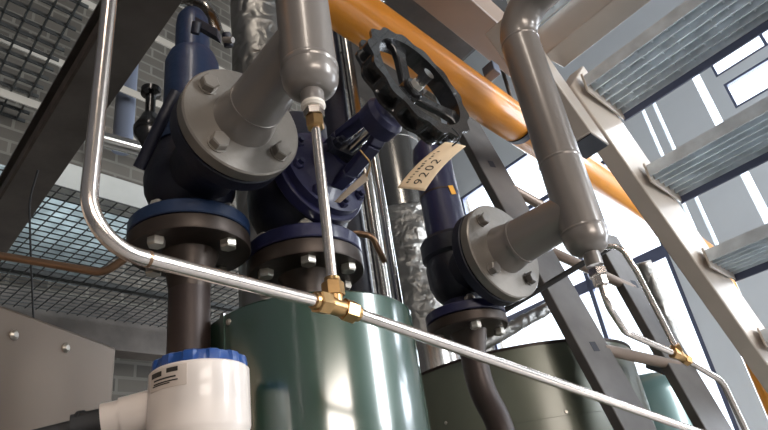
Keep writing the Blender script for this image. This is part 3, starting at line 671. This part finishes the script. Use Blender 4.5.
tag(obj('hose', MB().sweep(fillet([P(172, -6, 1.3), P(190, 0, 1.28), P(208, 10, 1.25), P(215, 34, 1.25)], .05), .018, 20), M_FLUE), 'grey hose bend above the blue valve cap', 'hose')
tag(obj('cable', MB().sweep(fillet([P(38, 170, 1.5), P(29, 200, 1.5), P(31, 260, 1.5), P(34, 330, 1.5), P(34, 420, 1.5)], .2), .0025, 8), M_RUBBER), 'thin black cable hanging before the fine grating', 'cable')
tag(obj('copper_pipe', MB().sweep(fillet([P(-40, 249, .70), P(104, 273, .66), P(126, 258, .66)], .03), .0045, 16), M_COPPER), 'thin copper pipe reaching in beneath the bright tube bend', 'pipe')

q = P(150, 112, 1.45); SV = thing('small_valve', 'small black valve by the blue grey pipe, behind the blue valve', 'valve', q)
obj('body', MB().rev([(.012, -.05), (.02, -.03), (.034, -.01), (.036, .01), (.026, .03), (.018, .05)], q+Z*.0-Z*.06, Z, 24), M_BLACK, SV)
obj('neck', MB().rev([(.012, -.02), (.012, .05), (.024, .055), (.024, .07), (.01, .075)], q, Z, 20), M_BLACK, SV)
tag(obj('steel_pipe', MB().cyl(P(60, 128, 2.0), P(150, 152, 2.2), .028, 24), M_FLUE), 'short dull steel pipe lying above the pale beam', 'pipe')

# ================================================================== cabinet and transmitter
hc_ = hdir(559, 510); tr_ = P(117, 347, 1.05); czt = tr_[2]
tl_ = PZ(-150, 250, czt); ccd = unit(tr_-PZ(20, 311, czt)); cn = unit(np.cross(ccd, Z)); cn = cn if cn.dot(tr_) > 0 else -cn
CB = thing('cabinet', 'plain brushed steel cabinet with two screws in the corner below the grating', 'cabinet', (tr_[0], tr_[1], 0))
cw = .8; cb = obj('body', MB().box(V(tr_[0], tr_[1], czt/2)-ccd*cw/2+cn*.12, ccd*cw/2, cn*.12, Z*czt/2), M_CAB, CB, bevel=.006)
for u, v in ((14, 335), (66, 348)):
    p = on_plane(u, v, tr_, cn); obj('screw', MB().rev([(.0075, -.001), (.0075, .001), (.004, .004)], p, -cn, 18), M_ZINC, CB)
at_ = P(200, 400, .60); at_[2] = 0
TRN = thing('transmitter', 'white round transmitter with a blue lid, before the brown pipe', 'transmitter', (at_[0], at_[1], 1.5))
rt = .0492; ztt = rim_z(at_, rt, 358); ztb = rim_z(at_, rt, 421)
obj('housing', MB().rev([(rt*.7, ztb-.02), (rt*.9, ztb-.016), (rt-.001, ztb-.003), (rt, ztb), (rt, ztt-.002), (rt-.002, ztt)], (at_[0], at_[1], 0), Z, 72), M_WHITE, TRN)
vs = []; fs = []; seg = 96
for h, rr, rib in ((ztt-.001, .0470, 0), (ztt+.004, .0475, 1), (ztt+.010, .0465, 1), (ztt+.012, .0425, 1), (ztt+.0125, .001, 0)):
    for k in range(seg): t = 2*PI*k/seg; r = rr-(.0025*rib if (k//4) % 2 else 0); vs.append(V(at_[0]+r*math.cos(t), at_[1]+r*math.sin(t), h))
for i in range(4):
    for k in range(seg): k2 = (k+1) % seg; fs.append([i*seg+k, i*seg+k2, (i+1)*seg+k2, (i+1)*seg+k])
fs.append(list(range(seg))[::-1]); obj('lid', MB().add(vs, fs), M_BLID, TRN, angle=25)
def patch(ax, r, ua, ub, va, vb, um, off=.0006, n=12):
    vs = []; za = on_tank(ax, r, um, va)[2]; zb__ = on_tank(ax, r, um, vb)[2]
    pa = on_tank(ax, r, ua, (va+vb)/2); pb = on_tank(ax, r, ub, (va+vb)/2); t0 = math.atan2(pa[1]-ax[1], pa[0]-ax[0]); t1 = math.atan2(pb[1]-ax[1], pb[0]-ax[0])
    fs = []
    for i in range(n+1):
        t = t0+(t1-t0)*i/n
        for rr in (r-.0003, r+off):
            for z in (za, zb__): vs.append(V(ax[0]+rr*math.cos(t), ax[1]+rr*math.sin(t), z))
    for i in range(n):
        a_ = i*4; b_ = a_+4
        fs += [[a_+2, b_+2, b_+3, a_+3], [a_, a_+1, b_+1, b_], [a_, b_, b_+2, a_+2], [a_+1, a_+3, b_+3, b_+1]]
    fs += [[0, 2, 3, 1], [n*4, n*4+1, n*4+3, n*4+2]]
    return MB().add(vs, fs)
lb = obj('label', patch(at_, rt, 152, 187, 364, 385, 180), M_LABEL, TRN)
mb = MB()
for ua, ub, va, vb in ((153, 162, 370, 375), (167, 178, 365.5, 370), (155, 176, 375.5, 377), (155, 178, 379, 380.2), (154, 170, 382, 383)):
    g_ = patch(at_, rt, ua, ub, va, vb, (ua+ub)/2+8, .0010, 6); mb.add(g_.v, g_.f)
obj('print', mb, M_INK, lb)
obj('conduit_gland', MB().cyl(P(158, 407, .60), P(122, 417, .59), .019, 28).cyl(P(124, 416, .592), P(102, 421, .585), .0165, 28), M_WHITE, TRN)
obj('cable_gland', MB().cyl(P(104, 421, .585), P(72, 428, .575), .0125, 24).cyl(P(84, 425, .58), P(80, 426, .58), .0145, 12), M_RUBBER, TRN)
obj('cable', MB().cyl(P(74, 428, .576), P(-20, 452, .55), .008, 18), M_RUBBER, TRN)
zc_ = ztb-.02; obj('spigot', MB().rev([(.018, zc_-.2), (.018, zc_-.02), (.03, zc_)], (at_[0], at_[1], 0), Z, 28), M_WHITE, TRN)

# ================================================================== paper tags
def tagsheet(c00, c10, c11, c01, bend, n=16, m=8):
    c = [np.array(x, float) for x in (c00, c10, c11, c01)]
    nrm = unit(np.cross(c[1]-c[0], c[3]-c[0])); nrm = nrm if nrm.dot(CAM-c[0]) > 0 else -nrm
    def S(s, t): return (1-s)*(1-t)*c[0]+s*(1-t)*c[1]+s*t*c[2]+(1-s)*t*c[3]+nrm*(bend*math.sin(PI*t)+bend*.5*math.sin(PI*s))+(c[1]-c[0])*(-.12*math.sin(PI*t))
    return S, nrm
def sheet(S, nrm, n=18, m=8, th=.0006):
    vs = [S(i/m, j/n)-nrm*o for o in (0, th) for j in range(n+1) for i in range(m+1)]; N = (n+1)*(m+1); fs = []
    for j in range(n):
        for i in range(m):
            a_ = j*(m+1)+i; fs.append([a_, a_+1, a_+m+2, a_+m+1]); fs.append([N+a_, N+a_+m+1, N+a_+m+2, N+a_+1])
    bd = [j*(m+1) for j in range(n+1)]+[n*(m+1)+i for i in range(1, m+1)]+[j*(m+1)+m for j in range(n-1, -1, -1)]+[i for i in range(m-1, 0, -1)]
    for k in range(len(bd)): a_, b_ = bd[k], bd[(k+1) % len(bd)]; fs.append([a_, b_, N+b_, N+a_])
    return MB().add(vs, fs)
S, nr = tagsheet(P(397, 188, .70), P(425, 191, .70), P(466, 146, .715), P(445, 142, .715), .004)
TG = thing('paper_tag', 'cream paper tag with handwritten digits hanging from the black handwheel', 'tag', P(397, 188, .70))
card = obj('card', sheet(S, nr), M_TAGP, TG, angle=180)
cu = bpy.data.curves.new('digits', 'FONT'); cu.body = '9202'; cu.size = 1.0; cu.space_character = 1.25
to = bpy.data.objects.new('digits', cu); COL.objects.link(to); dg = bpy.context.evaluated_depsgraph_get(); tm = bpy.data.meshes.new_from_object(to.evaluated_get(dg)); bpy.data.objects.remove(to)
xs = [v.co.x for v in tm.vertices]; ys = [v.co.y for v in tm.vertices]; x0_, x1_, y0_, y1_ = min(xs), max(xs), min(ys), max(ys)
mb = MB(); vs = []
for v in tm.vertices:
    t = .10+.52*(v.co.x-x0_)/(x1_-x0_); s = .72-.30*(v.co.y-y0_)/(y1_-y0_); vs.append(S(s, t)+nr*.0004)
mb.add(vs, [list(p.vertices) for p in tm.polygons]); bpy.data.meshes.remove(tm); obj('digits', mb, M_INK, card)
mb = MB()
for k in range(13):
    t0 = .10+.055*k; s0 = .20+random.uniform(-.05, .03); hgt = random.uniform(.06, .12); w = random.uniform(.016, .036)
    vs = [S(s0, t0)+nr*.0004, S(s0+hgt, t0+.008)+nr*.0004, S(s0+hgt, t0+w+.008)+nr*.0004, S(s0, t0+w)+nr*.0004]; mb.add(vs, [[0, 1, 2, 3]])
obj('handwriting', mb, M_INK, card)
obj('string', MB().sweep(fillet([S(.5, .93)+nr*.001, P(462, 138, .705), P(452, 128, .71)], .01), .0009, 8), M_RUBBER, TG)
S, nr = tagsheet(P(334, 202, .80), P(340, 203, .80), P(369, 180, .80), P(366, 172, .80), .002)
TG2 = thing('paper_tag', 'small grey brown tag wired under the violet valve, edge towards us', 'tag', P(337, 202, .80))
obj('card', sheet(S, nr), M_TAG2, TG2, angle=180)
obj('wire', MB().sweep(fillet([S(.5, .97), P(371, 163, .80), P(360, 150, .80)], .01), .0011, 8), M_BRASS, TG2)

# ================================================================== light
def area(name, loc, target, sx, sy, power, col):
    L = bpy.data.lights.new(name, 'AREA'); L.shape = 'RECTANGLE'; L.size = sx; L.size_y = sy; L.energy = power; L.color = col
    o = bpy.data.objects.new(name, L); COL.objects.link(o); o.location = loc
    d = Vector(target)-Vector(loc); o.rotation_euler = d.to_track_quat('-Z', 'Y').to_euler(); return o
wc = wpt(1.69, 2.9, .35); area('daylight_tall_window', wc, wc-WN, 2.4, 4.3, 330, (.93, .97, 1))
wc = wpt(-1.8, 4.38, .3); area('daylight_strip_windows', wc, wc-WN, 3.4, .8, 80, (.93, .97, 1))
wc = bk_c-BN*.12; area('daylight_back_window', wc, wc+BN, bk_w*1.05, bk_h*1.05, 85, (1, .86, .74))
wc = fr_c-BN*.12; area('daylight_side_window', wc, wc+BN, fr_w*1.05, fr_h*1.05, 250, (.92, .96, 1))
wc = wpt(-2.45, 2.05, .2); area('daylight_far_window', wc, wc-WN, 1.2, 2.6, 120, (.92, .96, 1))
area('ceiling_lamp', (.2, -1.3, 4.4), (0, .6, 1.8), .35, 1.5, 22, (1, .90, .80))
sl_ = gn*.30+gf*.70+Z*.03; LS = thing('added_fill_strip', 'added fill light in a slim housing over the fine grating walkway', 'light', sl_)  # added fill with an invented housing, to brighten the sheet behind the grating
hbeam(sl_-A*.9, sl_+A*.9, .05, .02, M_GRATE, 'housing', LS, .002)
area('deck_sheet_fill', sl_+Z*.02, sl_+Z*.2, .04, 1.7, 3, (.88, .96, 1)).rotation_euler = Matrix((tuple(wb_ for wb_ in unit(np.cross(A, Z))), tuple(A), tuple(Z))).transposed().to_euler()  # added fill lamp that lights the deck sheet from below
bpy.data.objects['deck_sheet_fill'].rotation_euler = Matrix((tuple(-unit(np.cross(A, Z))), tuple(A), tuple(-Z))).transposed().to_euler()
SL = bpy.data.lights.new('sun', 'SUN'); SL.energy = 34; SL.angle = .02; SL.color = (1, .95, .88); so_ = bpy.data.objects.new('sun', SL); COL.objects.link(so_)
so_.rotation_euler = Vector(tuple(-WN*math.cos(1.10)-Z*math.sin(1.10)-B*.1)).to_track_quat('-Z', 'Y').to_euler()
w = bpy.data.worlds.new('World'); sc.world = w; w.use_nodes = True
w.node_tree.nodes['Background'].inputs['Color'].default_value = (.92, .96, 1, 1); w.node_tree.nodes['Background'].inputs['Strength'].default_value = 3.0

cd = bpy.data.cameras.new('Camera'); co = bpy.data.objects.new('Camera', cd); COL.objects.link(co)
cd.sensor_width = 36; cd.lens = F/768*36; cd.clip_start = .01
right = M[:, 0]; down = M[:, 1]; fwd = M[:, 2]
co.matrix_world = Matrix(((right[0], -down[0], -fwd[0], CAM[0]), (right[1], -down[1], -fwd[1], CAM[1]), (right[2], -down[2], -fwd[2], CAM[2]), (0, 0, 0, 1)))
sc.camera = co
cd.dof.use_dof = False
vs_ = sc.view_settings; sc.display_settings.display_device = 'sRGB'; vs_.view_transform = 'Standard'; vs_.look = 'None'; vs_.exposure = 0; vs_.gamma = 1; vs_.use_curve_mapping = False
